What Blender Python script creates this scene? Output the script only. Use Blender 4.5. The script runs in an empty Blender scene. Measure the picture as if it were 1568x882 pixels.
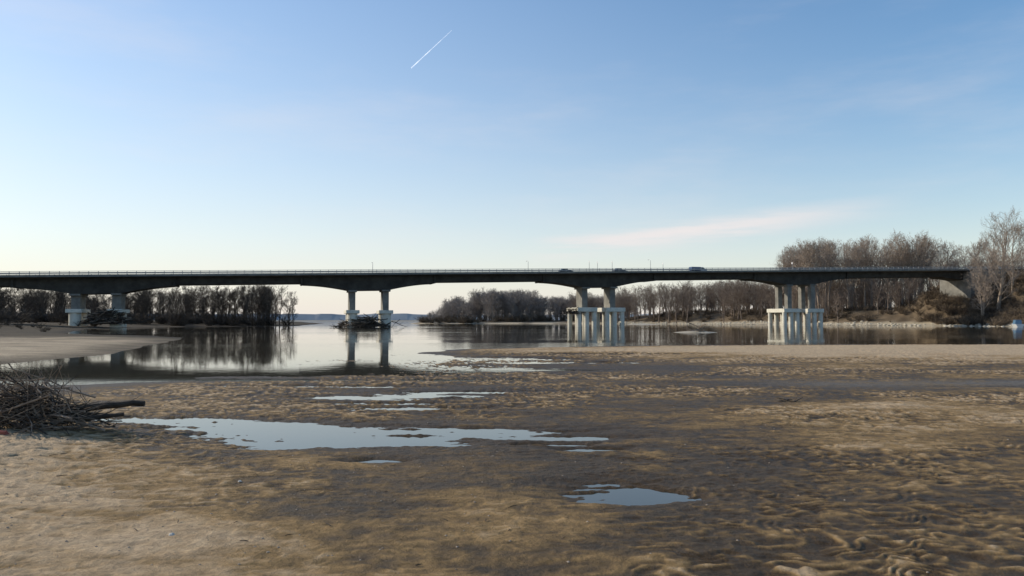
import bpy, math, random, time
import numpy as np
from mathutils import Vector, Matrix
T0=time.time()
random.seed(7); rng=np.random.default_rng(11)
scene=bpy.context.scene
scene.view_settings.view_transform='Standard'
scene.view_settings.look='None'
scene.view_settings.exposure=0
EYE=1.7

# ------------------------------------------------------------------ helpers
def link(o,parent=None):
    scene.collection.objects.link(o)
    if parent: o.parent=parent
    return o
def empty(name,loc=(0,0,0),rotz=0,parent=None):
    e=bpy.data.objects.new(name,None); e.location=loc; e.rotation_euler=(0,0,rotz); e.empty_display_size=0.5
    return link(e,parent)
class MB:
    """simple mesh builder"""
    def __init__(s): s.v=[];s.f=[]
    def box(s,x0,x1,y0,y1,z0,z1):
        n=len(s.v)
        s.v+=[(x0,y0,z0),(x1,y0,z0),(x1,y1,z0),(x0,y1,z0),(x0,y0,z1),(x1,y0,z1),(x1,y1,z1),(x0,y1,z1)]
        s.f+=[(n,n+3,n+2,n+1),(n+4,n+5,n+6,n+7),(n,n+1,n+5,n+4),(n+1,n+2,n+6,n+5),(n+2,n+3,n+7,n+6),(n+3,n,n+4,n+7)]
    def loft(s,secs,cap=True):
        n=len(s.v);k=len(secs[0])
        for r in secs: s.v+=[tuple(p) for p in r]
        for i in range(len(secs)-1):
            for j in range(k):
                a=n+i*k+j;b=n+i*k+(j+1)%k
                s.f.append((a,b,b+k,a+k))
        if cap:
            s.f.append(tuple(n+j for j in reversed(range(k))))
            s.f.append(tuple(n+(len(secs)-1)*k+j for j in range(k)))
    def cyl(s,x,y,z0,z1,r0,r1=None,k=14):
        r1=r0 if r1 is None else r1
        s.loft([[(x+r*math.cos(2*math.pi*j/k),y+r*math.sin(2*math.pi*j/k),z) for j in range(k)] for r,z in((r0,z0),(r1,z1))])
    def tube(s,pts,rads,k=5,cap=True):
        secs=[]
        for i,p in enumerate(pts):
            d=(pts[min(i+1,len(pts)-1)]-pts[max(i-1,0)])
            if d.length<1e-6: d=Vector((0,0,1))
            d.normalize()
            a=d.cross(Vector((0.31,0.17,0.93)) if abs(d.z)<.9 else Vector((1,0,0))).normalized(); b=d.cross(a)
            secs.append([p+a*rads[i]*math.cos(2*math.pi*j/k)+b*rads[i]*math.sin(2*math.pi*j/k) for j in range(k)])
        s.loft(secs,cap)
    def mesh(s,name,mat=None,smooth=False):
        m=bpy.data.meshes.new(name); m.from_pydata([tuple(v) for v in s.v],[],s.f)
        if mat: m.materials.append(mat)
        if smooth: m.polygons.foreach_set('use_smooth',[True]*len(m.polygons))
        m.update(); return m
    def obj(s,name,mat,parent=None,smooth=False,bevel=0):
        o=bpy.data.objects.new(name,s.mesh(name,mat,smooth)); link(o,parent)
        if bevel:
            b=o.modifiers.new('b','BEVEL'); b.width=bevel; b.segments=2; b.limit_method='ANGLE'
        return o

def newmat(name):
    m=bpy.data.materials.new(name); m.use_nodes=True
    nt=m.node_tree; return m,nt,nt.nodes['Principled BSDF']
def nmat(name,c1,c2,scale=3,rough=.85,bump=0.3,bscale=None,metal=0,stretch=(1,1,1),spec=.3):
    m,nt,b=newmat(name)
    tc=nt.nodes.new('ShaderNodeTexCoord'); mp=nt.nodes.new('ShaderNodeMapping'); mp.inputs['Scale'].default_value=stretch
    nt.links.new(tc.outputs['Object'],mp.inputs[0])
    n=nt.nodes.new('ShaderNodeTexNoise'); n.inputs['Scale'].default_value=scale; n.inputs['Detail'].default_value=6; n.inputs['Roughness'].default_value=.65
    nt.links.new(mp.outputs[0],n.inputs['Vector'])
    r=nt.nodes.new('ShaderNodeValToRGB'); r.color_ramp.elements[0].position=.32; r.color_ramp.elements[1].position=.68
    r.color_ramp.elements[0].color=(*c1,1); r.color_ramp.elements[1].color=(*c2,1)
    nt.links.new(n.outputs[0],r.inputs[0]); nt.links.new(r.outputs[0],b.inputs['Base Color'])
    b.inputs['Roughness'].default_value=rough; b.inputs['Metallic'].default_value=metal; b.inputs['Specular IOR Level'].default_value=spec
    if bump:
        n2=nt.nodes.new('ShaderNodeTexNoise'); n2.inputs['Scale'].default_value=bscale or scale*5; n2.inputs['Detail'].default_value=4
        nt.links.new(mp.outputs[0],n2.inputs['Vector'])
        bp=nt.nodes.new('ShaderNodeBump'); bp.inputs['Strength'].default_value=bump; bp.inputs['Distance'].default_value=.05
        nt.links.new(n2.outputs[0],bp.inputs['Height']); nt.links.new(bp.outputs[0],b.inputs['Normal'])
    return m

# ------------------------------------------------------------------ noise
TAB=rng.random((4,256,256))*2-1
def vn(x,y,s=0):
    xi=np.floor(x).astype(np.int64); yi=np.floor(y).astype(np.int64)
    fx=x-xi; fy=y-yi; fx=fx*fx*(3-2*fx); fy=fy*fy*(3-2*fy)
    T=TAB[s%4]; o=(s//4)*37
    x0=(xi+o)&255; x1=(x0+1)&255; y0=(yi+o)&255; y1=(y0+1)&255
    a=T[x0,y0]; b=T[x1,y0]; c=T[x0,y1]; d=T[x1,y1]
    return (a*(1-fx)+b*fx)*(1-fy)+(c*(1-fx)+d*fx)*fy
def fbm(x,y,s=0,o=4):
    r=0;a=.5
    for i in range(o):
        ca,sa=math.cos(.6*i+.3),math.sin(.6*i+.3); f=2.03**i
        r=r+a*vn((x*ca-y*sa)*f+i*17.3,(x*sa+y*ca)*f-i*9.1,s+i); a*=.5
    return r
def sst(a,b,x):
    t=np.clip((x-a)/(b-a),0,1); return t*t*(3-2*t)
def sdf(P,x,y):
    P=np.array(P,float); d=np.full(x.shape,1e18); ins=np.zeros(x.shape,bool)
    for i in range(len(P)):
        ax,ay=P[i]; bx,by=P[(i+1)%len(P)]
        ex,ey=bx-ax,by-ay; t=np.clip(((x-ax)*ex+(y-ay)*ey)/(ex*ex+ey*ey),0,1)
        d=np.minimum(d,(x-ax-t*ex)**2+(y-ay-t*ey)**2)
        c=((ay>y)!=(by>y))
        c&=(x<ex*(y-ay)/(ey if ey!=0 else 1e-9)+ax)
        ins^=c
    return np.where(ins,1,-1)*np.sqrt(d)

SANDBAR=[(200,62),(60,54),(36,53),(19,53),(7,50),(-2,45),(-5.2,39),(-4.2,33),(-4.5,28),(-6,24.5),(-8,23),(-10.5,20.8),(-12.5,19.6),(-16,18),(-60,12),(-60,-80),(120,-80),(170,-80),(160,40)]
LEFTBANK=[(-22,26),(-19.5,28.5),(-20.3,35),(-24,48),(-30,66),(-33,74),(-42,86),(-60,100),(-85,150),(-93,190),(-86,208),(-71,222),(-69,240),(-82,300),(-130,520),(-400,1100),(-4000,1400),(-4000,60),(-600,80),(-60,31)]
RIGHTBANK=[(172,-80),(160,50),(150,120),(143,180),(141,205),(136,235),(122,262),(106,298),(88,352),(42,412),(0,424),(-45,430),(-62,446),(-50,520),(0,700),(60,1400),(60,4000),(5000,4000),(5000,-80)]
RBY=[120,180,205,235,262,298,352,412]; RBX=[150,143,141,136,122,106,88,42]
BA=math.atan(.3); BO=(0,207.3)
def railz(u): return 13.2+.025*(u+103)
PUD=[ # cx,cy,rx,ry,depth below water level
 (-7.0,12.9,.8,.28,.035),(-6.2,12.8,1.0,.32,.035),(-5.3,12.5,1.2,.36,.032),(-4.4,12.0,1.2,.46,.028),(-3.4,11.3,1.2,.75,.028),(-2.3,10.8,1.2,.80,.024),(-1.1,11.3,1.1,.55,.014),(-1.2,10.3,.7,.25,.012),(-.1,11.4,1.1,.30,.012),(0.6,10.8,.9,.22,.013),(1.05,9.8,.5,.16,.015),(.4,10.2,.6,.14,.012),(-3.0,10.0,.6,.12,.008),
 (-2.3,16.6,1.4,.60,.020),(-2.0,14.4,1.7,.30,.018),(-3.5,16.4,1.0,.30,.014),(-2.6,15.3,1.6,.18,.013),(-1.1,17.6,1.4,.3,.013),(1.02,7.4,.46,.40,.030),(1.35,7.2,.42,.12,.016),(-1.6,9.05,.4,.16,.020),
 (12.5,18.9,2.2,.2,.012),(-3.2,26.5,4.2,2.0,.013),(-1,33,5.0,1.8,.014),(-4,24,3.2,1.0,.012),(-1.2,21.5,2.4,.5,.013),(-6.5,21.3,3,.5,.012),(1.5,30,4.0,.7,.015),(3.2,37,5,1.0,.013),(1,25.5,2.4,.45,.014),(-3.5,19.2,1.8,.35,.013),(-6.2,19.3,1.6,.3,.012)]
def terrain(x,y,full=False):
    r=np.hypot(x,y)
    wx=x+.8*fbm(x/3,y/3,3,3); wy=y+.5*fbm(x/3+9,y/3,5,3)
    s=sdf(SANDBAR,wx,wy)+1.2*fbm(x/5,y/3,2,3)
    ht=np.where(s>0,.045*(1-np.exp(-np.maximum(s,0)/3.0)),np.maximum(s*.03,-.5))
    ins=sst(0,3,s)
    # very shallow rippled shelf running out into the channel
    q=((x+5.2)/5.0)**2+((y-30)/8.5)**2
    shelf=sst(1.25,.45,q+.5*fbm(x/2.5,y/1.5,21,3))
    ht=np.where(s<1.5,ht*(1-shelf)+(-.014+.022*fbm(x/1.6,y/.9,22,3))*shelf,ht)
    dl=(x+1.1)*-.60+(y-6.3)*-.45-0.1 + .5*fbm(x/1.3,y/1.3,1,3)
    lm=sst(-.6,5,dl)*.19*ins
    lm=lm+ .06*sst(-5.2,-7.5,x)*sst(13,11.5,y)*ins
    fr=np.exp(-((x-30)/27)**2-((y-41-.06*(x-20))/7.5)**2)*.20*ins
    cr=np.exp(-((x-7)/4.5)**2-((y-12.5)/3)**2)*.05*ins+np.exp(-((x-3.8)/2)**2-((y-6)/1.6)**2)*.02*ins
    low=ht+lm+fr+cr+ins*(.028*fbm(x/2.6,y/1.5,6,4)+.016*fbm(x/.7,y/.35,9,3))
    pn=1.1*fbm(x/.5,y/.2,12,4)
    for cx,cy,rx,ry,d in PUD:
        q=((x-cx)/rx)**2+((y-cy)/ry)**2
        k=np.where(q<9,np.clip(1.35*np.exp(-q*.75)*(1+pn),0,1),0)
        low=low*(1-k)-d*k
    # ripples: broken crests mixed with tongue-shaped lumps
    a=.20
    rx_=x*math.cos(a)+y*math.sin(a); ry_=-x*math.sin(a)+y*math.cos(a)
    wr=fbm(rx_/.4,ry_/.5,20,3)
    ph=ry_/.125+wr*3.4
    fr_=np.mod(ph,1)
    rip=np.where(fr_<.66,fr_/.66,(1-fr_)/.34); rip=(rip*rip*(3-2*rip))*2-1
    brk=sst(-.15,.3,fbm(rx_/.24,ry_/.22,30,2))
    lump=1-2.6*np.abs(vn(rx_/.20+.5*wr,ry_/.15,33))
    rip=rip*(.12+.55*brk)+.75*lump+.5*vn(rx_/.075,ry_/.05,34)
    zone=.28+.85*sst(-.25,.3,fbm(x/3,y/2.2,40,4))
    amp=.0088*zone*(1+1.1*sst(7,18,r))
    amp=amp*(1-.15*sst(.08,.2,lm))*(1-.65*sst(.08,.18,fr))
    amp=amp*(1-.75*np.exp(-((y-19-.05*x)/1.6)**2)*sst(5,9,x))
    amp=amp*np.maximum(ins,shelf)*np.clip((75-r)/20,0,1)
    pk=vn(x/.20,y/.15,41); pock=-.034*sst(.4,.8,pk)*sst(.02,.08,lm)*sst(.0,.4,fbm(x/1.8,y/1.8,44,2)+.3)
    z=low+rip*amp+pock+.004*vn(x/.05,y/.04,50)*ins
    # left bank
    sb=sdf(LEFTBANK,x+2*fbm(x/12,y/12,7,3),y+2*fbm(x/12,y/12,8,3))
    zb=np.where(sb>0,.17*(1-np.exp(-np.maximum(sb,0)/4.0)),np.maximum(sb*.06,-.5))
    zb=zb+sst(2,26,sb)*sst(85,120,y)*.8+sst(0,14,sb)*.14*fbm(x/3,y/2.5,15)+sst(6,20,sb)*.5*fbm(x/9,y/9,16)*sst(80,110,y)
    # right bank
    sc=sdf(RIGHTBANK,x+4*fbm(x/22,y/22,10,3),y+4*fbm(x/22,y/22,11,3))
    near=sst(20,90,x)*sst(460,400,y)
    zc=np.where(sc>0,np.minimum(sc*.14,1.0),np.maximum(sc*.08,-.5))
    zc=zc+near*(sst(4,22,sc)*4.4+sst(3,20,sc)*.9*fbm(x/7,y/7,18))+(1-near)*sst(5,40,sc)*1.0
    zc=zc+sst(120,140,x)*sst(10,45,sc)*3.0*sst(300,240,y)
    u=(x-BO[0])*math.cos(BA)+(y-BO[1])*math.sin(BA); v=-(x-BO[0])*math.sin(BA)+(y-BO[1])*math.cos(BA)
    emb=railz(u)-1.5-np.maximum(0,np.abs(v)-6.8)*.55-np.maximum(0,162-u)*.95+1.2*fbm(x/5,y/5,19,3)
    emb=np.minimum(emb,sc*.45)
    zc=np.where(u>130,np.maximum(zc,np.where(sc>-1,emb,-9)),zc)
    isl=.35*np.exp(-((x-26.5)/3.2)**2-((y-108)/2.5)**2)-.12-.03*fbm(x/2,y/2,1)
    isl2=.7*np.exp(-((x-58)/7)**2-((y-330)/9)**2)-.2
    far=np.where(r>2300,3.0,-9)
    z=np.maximum.reduce([np.where(s>-16,z,-.5),zb,zc,isl,isl2,far,np.full(x.shape,-.5)])
    if not full: return z
    def C(*c): return np.array(c)[None,:]
    hz=low+rip*amp*(1+4.6*sst(.14,.02,low)+2.0*sst(9,5,r))+pock  # ripple troughs darken extra: damp, plus trough shade put into the albedo
    wz=np.exp(-((x-1.0-.15*(y-14))/7.5)**2)*sst(6,9.5,y+.35*x)*sst(36,26,y)
    wz=np.maximum(wz,.8*sst(.2,1.8,x)*sst(9.5,7,y))*(1-.6*np.clip(cr/.05,0,1))
    wn=.055*fbm(x/1.7,y/1.0,60,4)+.03*fbm(x/.35,y/.2,64,3)
    wet=1-sst(-.01,.13,hz-.018-.028*wz*ins+wn)
    wet=np.where(z<.010,1,wet)
    dry=C(.455,.335,.210); damp=C(.27,.175,.078); wt=C(.060,.036,.014)
    w=wet[:,None]
    col=np.where(w<.5,dry*(1-2*w)+damp*2*w,damp*(2-2*w)+wt*(2*w-1))
    gs=(np.exp(-((y-19.2-.05*x)/1.3)**2)*sst(5,9,x))[:,None]*.6
    col=col*(1-gs)+C(.17,.14,.105)*gs
    onb=(zb>-.4)&(zb>=zc)&(zb>z-.001)
    soil=sst(60,78,y+10*fbm(x/9,y/9,3))
    cb=C(.36,.285,.195)*(1-soil[:,None])+C(.045,.033,.02)*soil[:,None]
    wb=(1-sst(.02,.14,zb+.05*fbm(x/4,y/3,6)))[:,None]; cb=cb*(1-wb*.65)
    cb=cb*(1+.6*fbm(x/2.5,y/1.2,5)[:,None])
    col=np.where(onb[:,None],cb,col)
    onc=(zc>-.4)&(zc>=z-.001)
    e=np.maximum(sst(4,9,sc+4*fbm(x/5,y/5,9)),sst(.8,1.5,zc))[:,None]
    cc=C(.42,.355,.255)*(1-e)+(C(.125,.092,.058)*(1+1.0*fbm(x/3,y/3,13)[:,None]))*e
    cc=cc*(1-.5*(1-sst(.02,.25,zc))[:,None])
    col=np.where(onc[:,None],cc,col)
    il=(isl>z-.001)|(isl2>z-.001); col=np.where(il[:,None],C(.45,.38,.27),col)
    wet=np.where(onb|onc,0,wet)
    return z,np.clip(col,.01,.8),wet
gz=lambda x,y: float(terrain(np.array([float(x)]),np.array([float(y)]))[0])

# ------------------------------------------------------------------ ground sheet
rad=[0.6]
while rad[-1]<6500:
    r=rad[-1]
    rad.append(r*(1.05 if r<3 else 1.0037 if r<14 else 1.005 if r<60 else 1.014 if r<520 else 1.07))
rad=np.array(rad)
fine=np.radians(np.arange(-42,42.01,.10)); coarse=np.radians(np.arange(45,316,3.0))
ang=np.concatenate([fine,coarse]); A=len(ang); R=len(rad)
xx=(rad[:,None]*np.sin(ang)[None,:]).ravel(); yy=(rad[:,None]*np.cos(ang)[None,:]).ravel()
zz,col,wet=terrain(xx,yy,True)
V=np.stack([xx,yy,zz],1); V=np.vstack([V,[[0,0,float(zz[:A].mean())]]])
col=np.vstack([col,col[:1]]); wet=np.append(wet,wet[0])
i=np.arange(R-1)[:,None]; j=np.arange(A)[None,:]; jn=(j+1)%A
q=np.stack([i*A+j,(i+1)*A+j,(i+1)*A+jn,i*A+jn],-1).reshape(-1,4)[:, ::-1]
jj=np.arange(A); tri=np.stack([np.full(A,R*A),jj,(jj+1)%A],1)[:, ::-1]
me=bpy.data.meshes.new('ground'); nq=len(q); nt_=len(tri)
me.vertices.add(len(V)); me.vertices.foreach_set('co',V.astype(np.float32).ravel())
me.loops.add(nq*4+nt_*3); me.loops.foreach_set('vertex_index',np.concatenate([q.ravel(),tri.ravel()]).astype(np.int32))
me.polygons.add(nq+nt_)
me.polygons.foreach_set('loop_start',np.concatenate([np.arange(nq)*4,nq*4+np.arange(nt_)*3]).astype(np.int32))
me.polygons.foreach_set('use_smooth',np.ones(nq+nt_,bool))
me.update(calc_edges=True)
ca=me.color_attributes.new('albedo','FLOAT_COLOR','POINT'); ca.data.foreach_set('color',np.hstack([col,np.ones((len(col),1))]).astype(np.float32).ravel())
wa=me.attributes.new('wetness','FLOAT','POINT'); wa.data.foreach_set('value',wet.astype(np.float32))
ground=link(bpy.data.objects.new('ground',me))
m,nt,b=newmat('sand_and_soil')
N=nt.nodes; L=nt.links
at=N.new('ShaderNodeAttribute'); at.attribute_name='albedo'; aw=N.new('ShaderNodeAttribute'); aw.attribute_name='wetness'
tc=N.new('ShaderNodeTexCoord')
n1=N.new('ShaderNodeTexNoise'); n1.inputs['Scale'].default_value=7; n1.inputs['Detail'].default_value=9; n1.inputs['Roughness'].default_value=.75
L.new(tc.outputs['Object'],n1.inputs['Vector'])
mr=N.new('ShaderNodeMapRange'); mr.inputs[1].default_value=.32; mr.inputs[2].default_value=.68; mr.inputs[3].default_value=.6; mr.inputs[4].default_value=1.33
L.new(n1.outputs[0],mr.inputs[0])
mx=N.new('ShaderNodeVectorMath'); mx.operation='SCALE'; L.new(at.outputs['Color'],mx.inputs[0]); L.new(mr.outputs[0],mx.inputs['Scale'])
L.new(mx.outputs[0],b.inputs['Base Color'])
rr=N.new('ShaderNodeMapRange'); rr.inputs[1].default_value=.45; rr.inputs[2].default_value=1; rr.inputs[3].default_value=.95; rr.inputs[4].default_value=.5
L.new(aw.outputs['Fac'],rr.inputs[0]); L.new(rr.outputs[0],b.inputs['Roughness']); b.inputs['Specular IOR Level'].default_value=.15
n2=N.new('ShaderNodeTexNoise'); n2.inputs['Scale'].default_value=24; n2.inputs['Detail'].default_value=8; n2.inputs['Roughness'].default_value=.7
L.new(tc.outputs['Object'],n2.inputs['Vector'])
bp=N.new('ShaderNodeBump'); bp.inputs['Strength'].default_value=.9; bp.inputs['Distance'].default_value=.035
L.new(n2.outputs[0],bp.inputs['Height'])
mpr=N.new('ShaderNodeMapping'); mpr.inputs['Scale'].default_value=(4.5,8,4); mpr.inputs['Rotation'].default_value=(0,0,-.2); L.new(tc.outputs['Object'],mpr.inputs[0])
n3=N.new('ShaderNodeTexNoise'); n3.inputs['Scale'].default_value=1; n3.inputs['Detail'].default_value=3; L.new(mpr.outputs[0],n3.inputs['Vector'])
bp2=N.new('ShaderNodeBump'); bp2.inputs['Strength'].default_value=.5; bp2.inputs['Distance'].default_value=.05
L.new(n3.outputs[0],bp2.inputs['Height']); L.new(bp.outputs[0],bp2.inputs['Normal']); L.new(bp2.outputs[0],b.inputs['Normal'])
me.materials.append(m)
print('terrain',time.time()-T0)

# ------------------------------------------------------------------ water
m,nt,b=newmat('river_water'); N=nt.nodes; L=nt.links
b.inputs['Base Color'].default_value=(.040,.034,.022,1); b.inputs['IOR'].default_value=1.33; b.inputs['Roughness'].default_value=.03
tc=N.new('ShaderNodeTexCoord'); mp=N.new('ShaderNodeMapping'); mp.inputs['Scale'].default_value=(.6,1.6,1); L.new(tc.outputs['Object'],mp.inputs[0])
nw=N.new('ShaderNodeTexNoise'); nw.inputs['Scale'].default_value=1.4; nw.inputs['Detail'].default_value=3; L.new(mp.outputs[0],nw.inputs['Vector'])
mp2=N.new('ShaderNodeMapping'); mp2.inputs['Scale'].default_value=(.006,.035,1); L.new(tc.outputs['Object'],mp2.inputs[0])
nb=N.new('ShaderNodeTexNoise'); nb.inputs['Scale'].default_value=1; nb.inputs['Detail'].default_value=4; L.new(mp2.outputs[0],nb.inputs['Vector'])
ms=N.new('ShaderNodeMapRange'); ms.inputs[1].default_value=.45; ms.inputs[2].default_value=.62; ms.inputs[3].default_value=.04; ms.inputs[4].default_value=.32
L.new(nb.outputs[0],ms.inputs[0])
ln=N.new('ShaderNodeVectorMath'); ln.operation='LENGTH'; L.new(tc.outputs['Object'],ln.inputs[0])
mc=N.new('ShaderNodeMapRange'); mc.inputs[1].default_value=18; mc.inputs[2].default_value=90; mc.inputs[3].default_value=.08; mc.inputs[4].default_value=1; L.new(ln.outputs['Value'],mc.inputs[0])
mm=N.new('ShaderNodeMath'); mm.operation='MULTIPLY'; L.new(ms.outputs[0],mm.inputs[0]); L.new(mc.outputs[0],mm.inputs[1])
bp=N.new('ShaderNodeBump'); bp.inputs['Distance'].default_value=.06; L.new(mm.outputs[0],bp.inputs['Strength']); L.new(nw.outputs[0],bp.inputs['Height']); L.new(bp.outputs[0],b.inputs['Normal'])
w=MB(); w.v=[(-7000,-7000,0),(7000,-7000,0),(7000,7000,0),(-7000,7000,0)]; w.f=[(0,1,2,3)]
w.obj('river_water',m)

# ------------------------------------------------------------------ materials
conc=nmat('weathered_concrete',(.13,.125,.11),(.23,.22,.195),.6,.9,.3,4)
concd=nmat('shaded_girder_concrete',(.035,.032,.028),(.075,.07,.06),.5,.9,.3,4)  # darker copy of the concrete: shade under the deck put into its colour
concl=nmat('pale_pile_concrete',(.48,.46,.39),(.68,.65,.56),.8,.85,.3,4)
steel=nmat('galvanised_steel',(.20,.21,.22),(.35,.36,.37),5,.5,0,metal=.6)
asph=nmat('asphalt',(.04,.04,.042),(.065,.065,.065),4,.9,.2)
bark=nmat('bare_bark',(.13,.10,.08),(.26,.205,.16),.7,.95,0)
barkp=nmat('bare_bark_pale',(.22,.175,.135),(.41,.335,.27),.5,.95,0)
barkd=nmat('bare_bark_dark',(.05,.038,.028),(.115,.088,.065),.7,.95,0)
barkh=nmat('hazy_bark',(.20,.175,.155),(.32,.28,.25),.7,.95,0)  # lighter bark for far trees, distance haze put into its colour
brush=nmat('dry_brush',(.11,.082,.055),(.25,.19,.13),.8,.95,0)
drift=nmat('driftwood',(.10,.07,.05),(.34,.26,.19),6,.9,.4,30)
driftd=nmat('wet_driftwood',(.025,.02,.015),(.075,.055,.04),5,.8,.4,25)

# ------------------------------------------------------------------ bridge
bridge=empty('concrete_road_bridge',(BO[0],BO[1],0),BA)
PIERS=[-231.5,-167,-103,-39.5,25.2,92.9]
U0,U1=-300,158
def gdepth(u):
    d=min(abs(u-p) for p in PIERS+[158+8])
    if d<=5: return 3.7
    if d>=17: return 1.75
    t=(d-5)/12; return 2.1+1.6*(1-t)**1.7
slab=MB();gird=MB();curb=MB();rail=MB();road=MB()
us=list(np.arange(U0,U1+.01,1.0))
def ring(prof,u,zt): return [(u,v,zt+z) for v,z in prof]
slab.loft([ring([(-5.6,-.28),(-5.6,0),(5.6,0),(5.6,-.28),(3.6,-.55),(-3.6,-.55)],u,railz(u)-1.0) for u in us])
secs=[]
for u in us:
    g=gdepth(u); z=railz(u)-1.0
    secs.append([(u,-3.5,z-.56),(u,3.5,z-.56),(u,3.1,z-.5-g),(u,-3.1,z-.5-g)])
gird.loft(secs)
for sgn in(-1,1):
    curb.loft([ring([(sgn*5.75,-.32),(sgn*5.75,.18),(sgn*5.2,.18),(sgn*5.2,.004),(sgn*5.604,.004),(sgn*5.604,-.32)],u,railz(u)-1.0) for u in us[::3]])
    for hz_,t in((.98,.05),(.72,.025),(.45,.025)):
        rail.loft([[(u,sgn*5.62-t,railz(u)-1+hz_-t),(u,sgn*5.62+t,railz(u)-1+hz_-t),(u,sgn*5.62+t,railz(u)-1+hz_+t),(u,sgn*5.62-t,railz(u)-1+hz_+t)] for u in (U0,U1+40)])
    rail.loft([[(u,sgn*5.3-.03,railz(u)-1+.45),(u,sgn*5.3+.03,railz(u)-1+.45),(u,sgn*5.3+.03,railz(u)-1+.76),(u,sgn*5.3-.03,railz(u)-1+.76)] for u in (U0,U1+40)])
    for u in np.arange(U0,U1+40,2.0):
        z=railz(u)-1; rail.box(u-.05,u+.05,sgn*5.62-.05,sgn*5.62+.05,z+.182,z+.93)
road.loft([ring([(-5.1,.004),(5.1,.004),(5.1,.02),(-5.1,.02)],u,railz(u)-1.0) for u in (U0,U1+60)])
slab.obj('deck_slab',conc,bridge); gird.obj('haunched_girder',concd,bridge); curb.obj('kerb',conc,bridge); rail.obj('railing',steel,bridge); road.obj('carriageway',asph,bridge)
mk=MB()
for u in np.arange(U0,U1+50,7.5):
    mk.loft([[(uu,-.07,railz(uu)-1+.024),(uu,.07,railz(uu)-1+.024),(uu,.07,railz(uu)-1+.028),(uu,-.07,railz(uu)-1+.028)] for uu in(u,u+3)])
mk.obj('lane_markings',nmat('road_paint',(.7,.7,.7),(.8,.8,.8)),bridge)
dr=MB()
for p in PIERS:
    for s_ in(-17,17):
        u=p+s_; z=railz(u)-1; dr.box(u-.25,u+.25,-3.75,3.75,z-2.6,z-.57)
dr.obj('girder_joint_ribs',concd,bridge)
cols=MB();caps=MB();piles=MB();bear=MB()
for k,p in enumerate(PIERS):
    for lg in(-4.3,4.3):
        u=p+lg; top=railz(u)-1-.5-3.65
        bear.box(u-1.1,u+1.1,-3.4,3.4,top-.45,top)
        if k>=4:
            if k==4: cols.box(u-.85,u+.85,-2.2,2.2,5.2,top-.44)
            else:
                for v in(-2.3,2.3): cols.box(u-.75,u+.75,v-.8,v+.8,5.2,top-.44)
            caps.box(u-3.0,u+3.0,-4.4,4.4,4.2,5.4); 
            for a in(-2.3,-.0,2.3):
                for v in(-3.5,3.5): piles.cyl(u+a,v,-3,4.22,.68,k=18)
        else:
            w_=.75 if k==3 else .95
            cols.box(u-w_,u+w_,-2.6,2.6,4.2,top-.44)
            caps.box(u-1.7,u+1.7,-4.3,4.3,3.5,4.4)
            for v in(-2.7,2.7): piles.cyl(u,v,-3,3.52,1.3,k=20)
cols.obj('pier_columns',conc,bridge,bevel=.08); bear.obj('pier_heads',conc,bridge,bevel=.05); caps.obj('pile_caps',concl,bridge,bevel=.1); piles.obj('piles',concl,bridge)
ab=MB(); z=railz(158)-1
ab.box(157,162,-6.2,6.2,2,z-.6); ab.box(158.2,172,-6.3,-5.9,z-4,z-.1); ab.box(158.2,172,5.9,6.3,z-4,z-.1); ab.obj('abutment',conc,bridge)
def bpos(u,v,dz=0):
    c,s=math.cos(BA),math.sin(BA); return (BO[0]+u*c-v*s,BO[1]+u*s+v*c,railz(u)-1+.02+dz)
# ------------------------------------------------------------------ vehicles
glass=nmat('dark_glass',(.02,.025,.03),(.03,.035,.04),1,.1,0); rub=nmat('rubber',(.02,.02,.02),(.03,.03,.03),5,.9,0)
def paint(n,c): return nmat(n,tuple(x*.9 for x in c),c,2,.35,0,spec=.5)
def wheels(mb,xs,r,wd):
    for x in xs:
        for s in(-1,1):
            k=16; mb.loft([[(x+r*math.cos(2*math.pi*j/k),y,r+r*math.sin(2*math.pi*j/k)) for j in range(k)] for y in(s*wd,s*(wd-.22))])
def car(u,v,c,flip=False):
    e=empty('car',bpos(u,v),BA+(math.pi if flip else 0))
    bd=MB()
    prof=[(-2.1,.35),(-2.12,.75),(-1.95,.93),(-1.2,.97),(.75,.95),(1.75,.82),(2.08,.65),(2.1,.35)]
    bd.loft([[(x,y,z_) for x,z_ in prof] for y in(-.86,.86)]); bd.obj('body',paint('car_paint',c),e,bevel=.06)
    cb=MB(); cb.loft([[(-1.7,-.8,.94),(.85,-.8,.94),(.85,.8,.94),(-1.7,.8,.94)],[(-1.25,-.66,1.42),(.15,-.66,1.42),(.15,.66,1.42),(-1.25,.66,1.42)]]); cb.obj('windows',glass,e,bevel=.04)
    rf=MB(); rf.box(-1.24,.14,-.65,.65,1.425,1.47); rf.obj('roof',paint('car_roof_paint',c),e,bevel=.02)
    wh=MB(); wheels(wh,(-1.3,1.3),.33,.88); wh.obj('wheels',rub,e)
car(17,2.4,(.03,.03,.04)); car(34,2.4,(.05,.05,.055))
t=empty('pickup_truck',bpos(60,2.4),BA)
c=MB(); c.box(-2.6,.5,-.95,.95,.7,1.75); c.obj('covered_load_bed',paint('blue_tarp',(.03,.07,.18)),t,bevel=.05)
c=MB(); c.loft([[(x,y,z_) for x,z_ in[(.6,.45),(.6,1.7),(1.4,1.7),(1.95,1.2),(2.6,1.05),(2.65,.45)]] for y in(-.9,.9)]); c.obj('cab',paint('white_paint',(.5,.5,.5)),t,bevel=.06)
c=MB(); c.box(.85,1.45,-.92,.92,1.15,1.55); c.obj('cab_windows',glass,t)
c=MB(); c.box(-2.5,2.5,-.7,.7,.4,.69); wheels(c,(-1.7,1.9),.36,.92); c.obj('chassis_and_wheels',rub,t)
signw=nmat('sign_face',(.5,.5,.5),(.65,.65,.65),1,.5,0)
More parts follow.
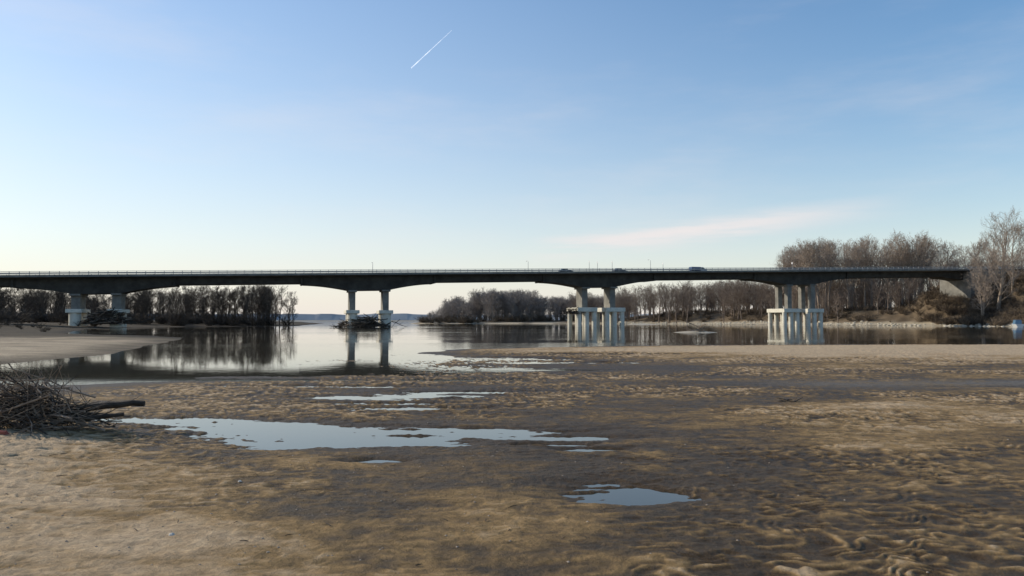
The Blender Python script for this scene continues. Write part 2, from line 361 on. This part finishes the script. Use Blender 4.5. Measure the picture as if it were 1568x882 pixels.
def post(u,h,sign=False,v=-5.35):
    e=empty('road_sign' if sign else 'street_lamp',bpos(u,v),BA); p=MB(); p.cyl(0,0,.17,h,.07,.05,8); 
    if not sign: p.tube([Vector((0,0,h)),Vector((0,.4,h+.25)),Vector((0,1.2,h+.3))],[.05,.045,.04]); 
    p.obj('post',steel,e)
    q_=MB()
    if sign:
        k=12; q_.loft([[(-.05+dx,.3*math.cos(2*math.pi*j/k),h-.3+.3*math.sin(2*math.pi*j/k)) for j in range(k)] for dx in(-.03,0)])
        q_.obj('sign_disc',signw,e)
    else: q_.box(-.12,.12,.9,1.5,h+.22,h+.32); q_.obj('lamp_head',steel,e)
for u,h in((-39,2.6),(3,2.9),(40,3.2)): post(u,h)
for u,h in((21,3.2),(23.5,3.0),(28,3.1),(44,2.6),(88,2.6)): post(u,h,True)
print('bridge',time.time()-T0)

# ------------------------------------------------------------------ bare trees
def make_tree(name,seed,H,mat,spread=.5,base=.25,n1=20,n2=7,n3=6,n4=4,tw=.035,up=.14,stems=1):
    R_=random.Random(seed); mb=MB(); ru=R_.uniform
    def rv(): return Vector((ru(-1,1),ru(-1,1),ru(-1,1)))
    def path(p,d,ln,n,up,wob):
        pts=[p.copy()]; d=d.normalized()
        for _ in range(n):
            d=(d+rv()*wob+Vector((0,0,up))).normalized(); p=p+d*(ln/n); pts.append(p.copy())
        return pts
    def at(pts,t):
        f=t*(len(pts)-1); i=min(int(f),len(pts)-2); return pts[i].lerp(pts[i+1],f-i),(pts[i+1]-pts[i]).normalized()
    def side(d,angle):
        a=d.cross(rv()).normalized(); return (d*math.cos(angle)+a*math.sin(angle)).normalized()
    def tri(p,q_,w_):
        a=(q_-p).cross(rv()).normalized()*w_; n=len(mb.v); mb.v+=[p-a,p+a,q_]; mb.f.append((n,n+1,n+2))
    for st in range(stems):
        dd=Vector((ru(-.35,.35),ru(-.35,.35),1)) if stems>1 else Vector((ru(-.06,.06),ru(-.06,.06),1))
        trunk=path(Vector((ru(-.3,.3)*(stems-1),ru(-.3,.3)*(stems-1),-.3)),dd,H*(.86 if st==0 else ru(.6,.8)),8,.08,.09)
        r0=H*.015; mb.tube(trunk,[r0*(1-.85*i/8) for i in range(9)],6,False)
        m1=max(6,n1//stems)
        for i in range(m1):
            t=base+(.98-base)*((i+R_.random())/m1); tt=(t-base)/(1-base)
            prof=(.55+.75*math.sin(math.pi*min(1,.12+.72*tt)))*(1 if tt<.8 else 1-.6*(tt-.8)/.2)
            p,d=at(trunk,t); L1=H*spread*prof*ru(.55,1.1)
            pts=path(p,side(d,ru(.5,1.0)),L1,5,up,.15); r1=r0*.42*(1.15-t)
            mb.tube(pts,[r1*(1-.8*k/5) for k in range(6)],4,False)
            for j in range(n2):
                t2=.22+.76*(j+R_.random())/n2; p2,d2=at(pts,t2); L2=L1*.46*(1.25-t2)*ru(.6,1.2)+.3
                pts2=path(p2,side(d2,ru(.4,1.0)),L2,3,.08,.2)
                r2=max(r1*.35,tw*.8); mb.tube(pts2,[r2*(1-.6*k/3) for k in range(4)],3,False)
                for k in range(n3):
                    t3=min(.15+.85*(k+R_.random())/n3,.99); p3,d3=at(pts2,t3); L3=max(.5,L2*.45)*ru(.6,1.3)
                    e3=(side(d3,ru(.35,1.0))+Vector((0,0,.18))).normalized(); q3=p3+e3*L3
                    tri(p3,q3,tw*.55)
                    for _ in range(n4):
                        s=p3.lerp(q3,ru(.2,.95)); tri(s,s+side(e3,ru(.35,1.0))*L3*ru(.35,.65),tw*.42)
    return mb.mesh(name,mat)
def make_shrub(name,seed,H,mat,n=26,tw=.03):
    R_=random.Random(seed); mb=MB(); ru=R_.uniform
    for i in range(n):
        a=ru(0,6.28); lean=ru(.1,1.1); d=Vector((math.cos(a)*lean,math.sin(a)*lean,1)).normalized()
        b0=Vector((ru(-.5,.5),ru(-.5,.5),-.1))*H*.35; ln=H*ru(.5,1.1)
        p1=b0+d*ln*.5; p2=p1+(d+Vector((ru(-.3,.3),ru(-.3,.3),-.15))).normalized()*ln*.5
        mb.tube([b0,p1,p2],[tw,tw*.7,tw*.3],3,False)
        for k in range(18):
            t=ru(.1,1); s=b0.lerp(p1,t*2) if t<.5 else p1.lerp(p2,t*2-1)
            e=(d+Vector((ru(-1,1),ru(-1,1),ru(-.6,.6)))).normalized(); q4=s+e*H*ru(.12,.3)
            a_=e.cross(Vector((R_.random(),R_.random(),R_.random()))).normalized()*tw*.6; n0=len(mb.v); mb.v+=[s-a_,s+a_,q4]; mb.f.append((n0,n0+1,n0+2))
    return mb.mesh(name,mat)
T_dark=[make_tree('bare_tree_dark%d'%i,100+i,12,barkd,.27,.22,18,6,5,4,.036) for i in range(5)]
T_mid=[make_tree('bare_tree_mid%d'%i,200+i,15,bark,.28,.2,20,6,5,4,.036) for i in range(5)]
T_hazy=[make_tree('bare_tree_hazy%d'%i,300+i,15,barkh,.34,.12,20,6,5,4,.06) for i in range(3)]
T_pale=[make_tree('bare_tree_pale%d'%i,400+i,26,barkp,.24,.32,28,7,6,5,.038,.2) for i in range(5)]
S_br=[make_shrub('brush%d'%i,500+i,3,brush,tw=.045) for i in range(3)]
S_dk=[make_shrub('dark_brush%d'%i,510+i,3,barkd,tw=.045) for i in range(3)]
print('trees',time.time()-T0)
QUEUE=[]
def inst(parent,meshes,x,y,h0,h,sx=1.0,sink=0.0,nm='tree'):
    QUEUE.append((parent,random.choice(meshes),x,y,h/h0,sx*random.uniform(.85,1.25),sink,nm,random.uniform(0,6.28)))
def U(a,b): return random.uniform(a,b)
g=empty('left_bank_woodland')
for i in range(400):
    y=U(226,285); x=U(-250,-72-(y-226)*.12); px=x/y
    h=U(9.0,13.2)+(1.0 if px>-.42 else 0)
    if -.60<px<-.49: h*=.86
    inst(g,T_dark,x,y,12,h,1.05)
for i in range(320):
    y=U(206,240); x=U(-230,-66); inst(g,S_dk,x,y,3,U(2.5,4.8),1.3,nm='undergrowth')
g=empty('left_bank_brush')
for i in range(260):
    y=U(88,200); x=U(-190,-46); inst(g,S_dk,x,y,3,U(.5,1.6),1.3,nm='shrub')
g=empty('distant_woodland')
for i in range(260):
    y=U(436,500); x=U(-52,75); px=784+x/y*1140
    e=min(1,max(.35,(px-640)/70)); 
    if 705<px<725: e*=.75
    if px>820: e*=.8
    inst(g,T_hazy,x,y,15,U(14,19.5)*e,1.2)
for i in range(110):
    y=U(430,450); x=U(-55,60); inst(g,S_dk if i%3==0 else S_br,x,y,3,U(2.5,5),1.4,nm='undergrowth')
g=empty('right_bank_woodland')
for i in range(380):
    y=U(330,430); x=U(30,185); inst(g,T_mid,x,y,15,U(12,18.5),1.15)
for i in range(170):
    y=U(268,330); x=U(102,240); inst(g,T_mid,x,y,15,U(8,13),1.15)
for i in range(30):
    y=U(215,262); x=U(146,210); inst(g,T_mid,x,y,15,U(5,9),1.1)
g2=empty('tall_poplar_row')
for i in range(95):
    y=U(288,335); px=U(1195,1600); x=(px-784)/1140*y
    h=U(28,35)
    if px<1225: h-=4
    if 1285<px<1300 or 1345<px<1365: h-=5
    if px>1450: h-=7
    inst(g2,T_pale,x,y,26,h,1.0)
g=empty('right_bank_brush')
for i in range(1000):
    y=U(165,400); xe=np.interp(y,RBY,RBX); x=xe+U(7,60); inst(g,S_br if i%3 else S_dk,x,y,3,U(.9,2.8),1.3,nm='shrub')
for i in range(900):
    y=U(195,265); x=U(138,200); inst(g,S_br if i%2 else S_dk,x,y,3,U(1.2,3.2),1.3,nm='shrub')
Z=terrain(np.array([q_[2] for q_ in QUEUE]),np.array([q_[3] for q_ in QUEUE]))
for (pa,me_,x,y,s,sx,sink,nm,rz),z in zip(QUEUE,Z):
    if z<.1: continue
    u=x*math.cos(BA)+(y-BO[1])*math.sin(BA); v=-x*math.sin(BA)+(y-BO[1])*math.cos(BA)
    if abs(v)<9:
        if u>158 or nm=='tree': continue
        room=(railz(u)-4.5-z); 
        if room<.6: continue
        s=min(s,room/3.3)
    o=bpy.data.objects.new(nm,me_); o.scale=(s*sx,s*sx,s); o.location=(x,y,z-sink); o.rotation_euler=(0,0,rz); link(o,pa)
for (x,y,top,sd,st) in((152,233,36,901,2),(160,238,34,902,1),(168,232,30,903,2),(165,262,30,904,1),(146,231,20,905,2)):
    z=gz(x,y); me_=make_tree('crown',sd,top-z,barkp,.34,.16,34,8,7,5,.045,.1,st)
    e=empty('bare_tree',(x,y,z-.2)); link(bpy.data.objects.new('trunk_and_branches',me_),e)
print('inst',time.time()-T0)
# ------------------------------------------------------------------ rocks along the right bank
def rock(mb,x,y,z,s,R_=random):
    k=7; secs=[]
    for zi,rr in((-.5,.7),(0,1),(.35,.85),(.6,.35)):
        secs.append([(x+s*rr*math.cos(6.283*j/k)*R_.uniform(.75,1.2),y+s*rr*math.sin(6.283*j/k)*R_.uniform(.75,1.2),z+s*zi*R_.uniform(.8,1.1)) for j in range(k)])
    mb.loft(secs)
rk=MB(); yy_=np.array([U(165,400) for _ in range(600)]); xx_=np.interp(yy_,RBY,RBX)+np.array([U(-1,7) for _ in range(600)]); zz_=terrain(xx_,yy_)
for x,y,z in zip(xx_,yy_,zz_):
    if z>-.2: rock(rk,x,y,z,U(.2,.65))
rk.obj('riverbank_boulders',nmat('pale_rock',(.32,.285,.22),(.54,.49,.39),1,.9,.4,6))

# ------------------------------------------------------------------ driftwood
def sticks(name,cx,cy,cz,lx,ly,hh,n,lr,rr,mats,up=.25,seed=1,parent=None):
    R_=random.Random(seed); mbs=[MB() for _ in mats]
    for i in range(n):
        mb=mbs[R_.randrange(len(mats))]
        t=R_.gauss(0,.45); t2=R_.gauss(0,.45); hgt=hh*max(0,1-min(1,(t*t+t2*t2)))*R_.random()
        p=Vector((cx+t*lx,cy+t2*ly,cz+hgt)); a=R_.uniform(-.9,.9)+(math.pi if R_.random()<.5 else 0); el=R_.gauss(0,up)
        d=Vector((math.cos(a)*math.cos(el),math.sin(a)*math.cos(el),math.sin(el))); ln=R_.uniform(*lr); r=R_.uniform(*rr)*R_.uniform(.4,1)
        pts=[p-d*ln/2]; 
        for k in range(4):
            d=(d+Vector((R_.uniform(-.25,.25),R_.uniform(-.25,.25),R_.uniform(-.2,.2)))).normalized(); pts.append(pts[-1]+d*ln/4)
        mn=min(q.z for q in pts); 
        if mn<cz-.05: pts=[q+Vector((0,0,cz-.05-mn)) for q in pts]
        mb.tube(pts,[r,r*.92,r*.8,r*.62,r*.3],5)
        if R_.random()<.5:
            q=pts[2]; e=(d+Vector((R_.uniform(-1,1),R_.uniform(-1,1),R_.uniform(-.2,.9)))).normalized(); mb.tube([q,q+e*ln*.15,q+e*ln*.3+Vector((0,0,ln*.04))],[r*.5,r*.35,r*.12],4)
    e=empty(name,parent=parent)
    for k,mb in enumerate(mbs): mb.obj('branches_%d'%k,mats[k],e)
    return e
hx,hy=-7.2,10.9; hz0=gz(hx,hy)
e=sticks('driftwood_heap',hx,hy,hz0,1.0,.5,.62,460,(.3,1.3),(.005,.019),[drift,drift,driftd],.4,3)
lg=MB()
def log(p0,p1,r,sag=.0,k=9):
    a=Vector(p0);b_=Vector(p1); pts=[];n=7
    for i in range(n+1):
        t=i/n; q=a.lerp(b_,t); q.z+=math.sin(t*math.pi)*sag+random.uniform(-1,1)*r*.15; q.y+=random.uniform(-1,1)*r*.2; pts.append(q)
    lg.tube(pts,[r*(1-.45*i/n)*random.uniform(.9,1.1) for i in range(n+1)],k)
log((-6.8,11.2,hz0+.16),(-5.6,11.4,hz0+.27),.075,.03); log((-6.7,10.9,hz0+.06),(-5.75,11.1,hz0+.14),.055); log((-7.0,10.8,hz0+.18),(-5.9,11.2,hz0+.10),.035,.03); log((-7.6,10.8,hz0+.2),(-6.4,11.3,hz0+.16),.06)
lg.obj('logs',driftd,e)
tw=MB()
for i in range(40):
    p=Vector((hx+U(-.9,.9),hy+U(-.3,.4),hz0+.2)); d=Vector((U(-.7,.7),U(-.2,.2),1)).normalized(); ln=U(.3,.85)
    tw.tube([p,p+d*ln*.5,p+d*ln+Vector((U(-.15,.15),0,0))],[.007,.005,.002],4)
tw.obj('upright_twigs',drift,e)
ux=lambda u:(BO[0]+u*math.cos(BA),BO[1]+u*math.sin(BA))
x,y=ux(-39.5); sticks('driftwood_jam',x-.5,y-4,.1,7,2.5,2.6,260,(1.2,5),(.07,.25),[driftd,drift,driftd],.22,5)
x,y=ux(-101); sticks('driftwood_jam',x+2,y-4,1.0,6,2.5,3.2,170,(2,6),(.08,.25),[driftd,driftd,drift],.3,6)
x,y=ux(19); sticks('driftwood_jam',x-1,y-4,3.6,2.2,1.5,1.2,50,(1.5,4),(.06,.18),[driftd],.25,8)
sticks('stranded_branch',26.5,107,.15,1.6,.6,.3,10,(1.5,4),(.05,.1),[drift],.15,9)
sticks('driftwood_twig',5.6,15.2,gz(5.6,15.2),.25,.1,.06,7,(.2,.6),(.006,.014),[driftd],.2,12)
pb=MB(); tg=MB(); P=[]
for i in range(420):
    d=U(4.2,15); a=U(-.62,.0) if i%4 else U(-.6,.6); P.append((d*math.tan(a),d))
P=np.array(P); Z=terrain(P[:,0],P[:,1])
for (x,y),z in zip(P,Z):
    if z>.02: rock(pb,x,y,z,U(.003,.009)*(1+y/14))
P=[]
for i in range(60): d=U(5,13); P.append((d*math.tan(U(-.62,.1)),d))
P=np.array(P); Z=terrain(P[:,0],P[:,1])
for (x,d),z in zip(P,Z):
    if z<.03: continue
    a=U(0,3.14); ln=U(.03,.10); v=Vector((math.cos(a),math.sin(a),U(-.05,.15)))*ln; p=Vector((x,d,z+.006)); tg.tube([p,p+v*.5+Vector((0,0,.004)),p+v],[.0035,.0035,.0015],4)
pb.obj('pebbles',nmat('pebble_stone',(.16,.12,.09),(.42,.35,.27),40,.9,0)); tg.obj('scattered_twigs',driftd)
wr=MB(); rock(wr,-2.55,5.65,gz(-2.55,5.65),.025); rock(wr,-2.75,7.6,gz(-2.75,7.6),.02); wr.obj('white_stone',nmat('white_stone',(.42,.39,.33),(.6,.56,.5),8,.8,.1))
rp=MB(); x,y=-6.95,10.15; z=gz(x,y); rp.loft([[(x-.12,y-.03,z),(x+.12,y-.03,z),(x+.12,y+.05,z),(x-.12,y+.05,z)],[(x-.08,y-.02,z+.06),(x+.1,y-.03,z+.04),(x+.09,y+.03,z+.05),(x-.1,y+.03,z+.07)]]); rp.obj('red_plastic_scrap',nmat('red_plastic',(.25,.06,.04),(.33,.1,.07),5,.5,0))

# ------------------------------------------------------------------ moored boat
bt=empty('moored_boat',(137.2,202.5,0),math.radians(70))
h=MB(); st=[(-3,1.0,.0),(-1,1.15,0),(1.2,1.0,.05),(2.6,.45,.2),(3.2,.05,.35)]
h.loft([[(x,-w_,.75+zz_),(x,-w_*.55,-.15+zz_*.5),(x,w_*.55,-.15+zz_*.5),(x,w_,.75+zz_)] for x,w_,zz_ in st]); h.obj('hull',paint('white_hull',(.65,.66,.66)),bt)
h=MB(); h.loft([[(-1.6,-.8,.8),(1.0,-.8,.8),(1.0,.8,.8),(-1.6,.8,.8)],[(-1.5,-.7,1.9),(.5,-.7,1.9),(.5,.7,1.9),(-1.5,.7,1.9)]]); h.obj('cabin',paint('blue_cabin',(.08,.16,.25)),bt,bevel=.06)

# ------------------------------------------------------------------ far tree line / hills on the horizon
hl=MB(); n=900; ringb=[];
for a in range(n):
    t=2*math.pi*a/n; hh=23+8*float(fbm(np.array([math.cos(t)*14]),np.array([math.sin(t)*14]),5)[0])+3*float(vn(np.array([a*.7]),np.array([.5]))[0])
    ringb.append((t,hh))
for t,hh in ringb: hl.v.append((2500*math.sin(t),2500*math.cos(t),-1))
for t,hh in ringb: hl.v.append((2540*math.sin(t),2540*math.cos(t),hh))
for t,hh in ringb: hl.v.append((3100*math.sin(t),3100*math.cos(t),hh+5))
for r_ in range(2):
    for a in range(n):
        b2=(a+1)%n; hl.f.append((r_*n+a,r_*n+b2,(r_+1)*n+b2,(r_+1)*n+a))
hl.obj('distant_hills',nmat('distant_hazy_woods',(.30,.31,.32),(.37,.38,.38),.02,1,0,spec=0))  # aerial haze put into the pale grey base colour

# ------------------------------------------------------------------ contrail
ct=MB(); p0=Vector((-3300,24000,8250)); p1=Vector((-1980,24000,9500)); nn=24
for i in range(nn+1):
    t=i/nn; p=p0.lerp(p1,t); w_=32*(1-.75*t)+random.uniform(-3,3)
    ct.v+=[tuple(p+Vector((-.69,0,.72))*w_*.5),tuple(p-Vector((-.69,0,.72))*w_*.5)]
for i in range(nn): ct.f.append((2*i,2*i+1,2*i+3,2*i+2))
m,nt,b=newmat('contrail_ice'); N=nt.nodes; L=nt.links
N.remove(b); tr=N.new('ShaderNodeBsdfTransparent'); df=N.new('ShaderNodeBsdfTranslucent'); dd=N.new('ShaderNodeBsdfDiffuse'); ad=N.new('ShaderNodeAddShader'); mx=N.new('ShaderNodeMixShader')
df.inputs[0].default_value=(.95,.95,.95,1); dd.inputs[0].default_value=(.95,.95,.95,1)
tc=N.new('ShaderNodeTexCoord'); nz=N.new('ShaderNodeTexNoise'); nz.inputs['Scale'].default_value=.006; L.new(tc.outputs['Object'],nz.inputs['Vector'])
mr=N.new('ShaderNodeMapRange'); mr.inputs[1].default_value=.35; mr.inputs[2].default_value=.65; mr.inputs[3].default_value=.25; mr.inputs[4].default_value=.6
L.new(nz.outputs[0],mr.inputs[0]); L.new(mr.outputs[0],mx.inputs[0]); L.new(df.outputs[0],ad.inputs[0]); L.new(dd.outputs[0],ad.inputs[1]); L.new(tr.outputs[0],mx.inputs[1]); L.new(ad.outputs[0],mx.inputs[2]); L.new(mx.outputs[0],N['Material Output'].inputs[0])
ct.obj('contrail',m)

# ------------------------------------------------------------------ light
EL,AZ=math.radians(25),math.radians(-70)
sv=Vector((math.sin(AZ)*math.cos(EL),math.cos(AZ)*math.cos(EL),math.sin(EL)))
ld=bpy.data.lights.new('sun','SUN'); ld.energy=4.7; ld.angle=math.radians(.6); ld.color=(1,.90,.74)
lo=link(bpy.data.objects.new('sun',ld)); lo.rotation_euler=sv.to_track_quat('Z','Y').to_euler(); lo.location=(0,0,60)
W=bpy.data.worlds.new('World'); scene.world=W; W.use_nodes=True; nt=W.node_tree; N=nt.nodes; L=nt.links; bg=N['Background']
sk=N.new('ShaderNodeTexSky'); sk.sky_type='NISHITA'; sk.sun_disc=False; sk.sun_elevation=EL; sk.sun_rotation=AZ; sk.air_density=1.15; sk.dust_density=.4; sk.ozone_density=2.6
bg.inputs['Strength'].default_value=.15
tc=N.new('ShaderNodeTexCoord'); sp=N.new('ShaderNodeSeparateXYZ'); L.new(tc.outputs['Generated'],sp.inputs[0])
def M(op,a,b_=None,c_=None):
    n=N.new('ShaderNodeMath'); n.operation=op
    for i,v in enumerate((a,b_,c_)):
        if v is None: continue
        if isinstance(v,(int,float)): n.inputs[i].default_value=v
        else: L.new(v,n.inputs[i])
    return n.outputs[0]
def MR(v,a,b_,c_=0,d_=1):
    n=N.new('ShaderNodeMapRange'); n.interpolation_type='SMOOTHSTEP'; L.new(v,n.inputs[0]); 
    for i,q_ in enumerate((a,b_,c_,d_)): n.inputs[i+1].default_value=q_
    return n.outputs[0]
X,Z=sp.outputs['X'],sp.outputs['Z']
mp=N.new('ShaderNodeMapping'); mp.inputs['Scale'].default_value=(2.2,2.2,22); mp.inputs['Rotation'].default_value=(0,-.10,0); L.new(tc.outputs['Generated'],mp.inputs[0])
nz=N.new('ShaderNodeTexNoise'); nz.inputs['Scale'].default_value=1.6; nz.inputs['Detail'].default_value=7; nz.inputs['Roughness'].default_value=.55; L.new(mp.outputs[0],nz.inputs['Vector'])
hs=N.new('ShaderNodeHueSaturation'); hs.inputs['Saturation'].default_value=1.22; hs.inputs['Value'].default_value=1.1; L.new(sk.outputs[0],hs.inputs['Color'])
zc_=M('MAXIMUM',Z,0.0)
sd=N.new('ShaderNodeVectorMath'); sd.operation='DOT_PRODUCT'; L.new(tc.outputs['Generated'],sd.inputs[0]); sd.inputs[1].default_value=tuple(sv)
dens=MR(sd.outputs['Value'],-.2,.95,.11,.28)
haze=M('MULTIPLY',M('EXPONENT',M('MULTIPLY',M('DIVIDE',zc_,dens),-1.0)),.90)
mixh=N.new('ShaderNodeMix'); mixh.data_type='RGBA'; L.new(haze,mixh.inputs[0]); L.new(hs.outputs[0],mixh.inputs[6]); mixh.inputs[7].default_value=(5.6,5.3,5.15,1)
zl=M('SUBTRACT',Z,M('MULTIPLY_ADD',X,.10,.095))
band=M('MULTIPLY',MR(zl,-.03,0),MR(zl,.022,-.002)); xm=M('MULTIPLY',MR(X,0,.08),MR(X,.5,.28))
cl=M('MULTIPLY',M('MULTIPLY',band,xm),MR(nz.outputs[0],.36,.6))
mpb=N.new('ShaderNodeMapping'); mpb.inputs['Scale'].default_value=(1.3,1.3,6); mpb.inputs['Rotation'].default_value=(0,-.35,0); L.new(tc.outputs['Generated'],mpb.inputs[0])
nz2=N.new('ShaderNodeTexNoise'); nz2.inputs['Scale'].default_value=1.7; nz2.inputs['Detail'].default_value=8; nz2.inputs['Roughness'].default_value=.6; L.new(mpb.outputs[0],nz2.inputs['Vector'])
veil=M('MULTIPLY',MR(nz2.outputs[0],.45,.8),.22)
fac=M('ADD',M('MULTIPLY',cl,.8),veil)
mix=N.new('ShaderNodeMix'); mix.data_type='RGBA'; L.new(fac,mix.inputs[0]); L.new(mixh.outputs[2],mix.inputs[6]); mix.inputs[7].default_value=(6.0,5.5,5.4,1)
L.new(mix.outputs[2],bg.inputs['Color'])

# ------------------------------------------------------------------ camera
cd=bpy.data.cameras.new('camera'); cd.sensor_width=36; cd.lens=26.17; cd.clip_start=.05; cd.clip_end=80000
co=link(bpy.data.objects.new('camera',cd)); co.location=(0,0,EYE); co.rotation_euler=(math.radians(92.51),0,0); scene.camera=co
print('end',time.time()-T0,len(V))
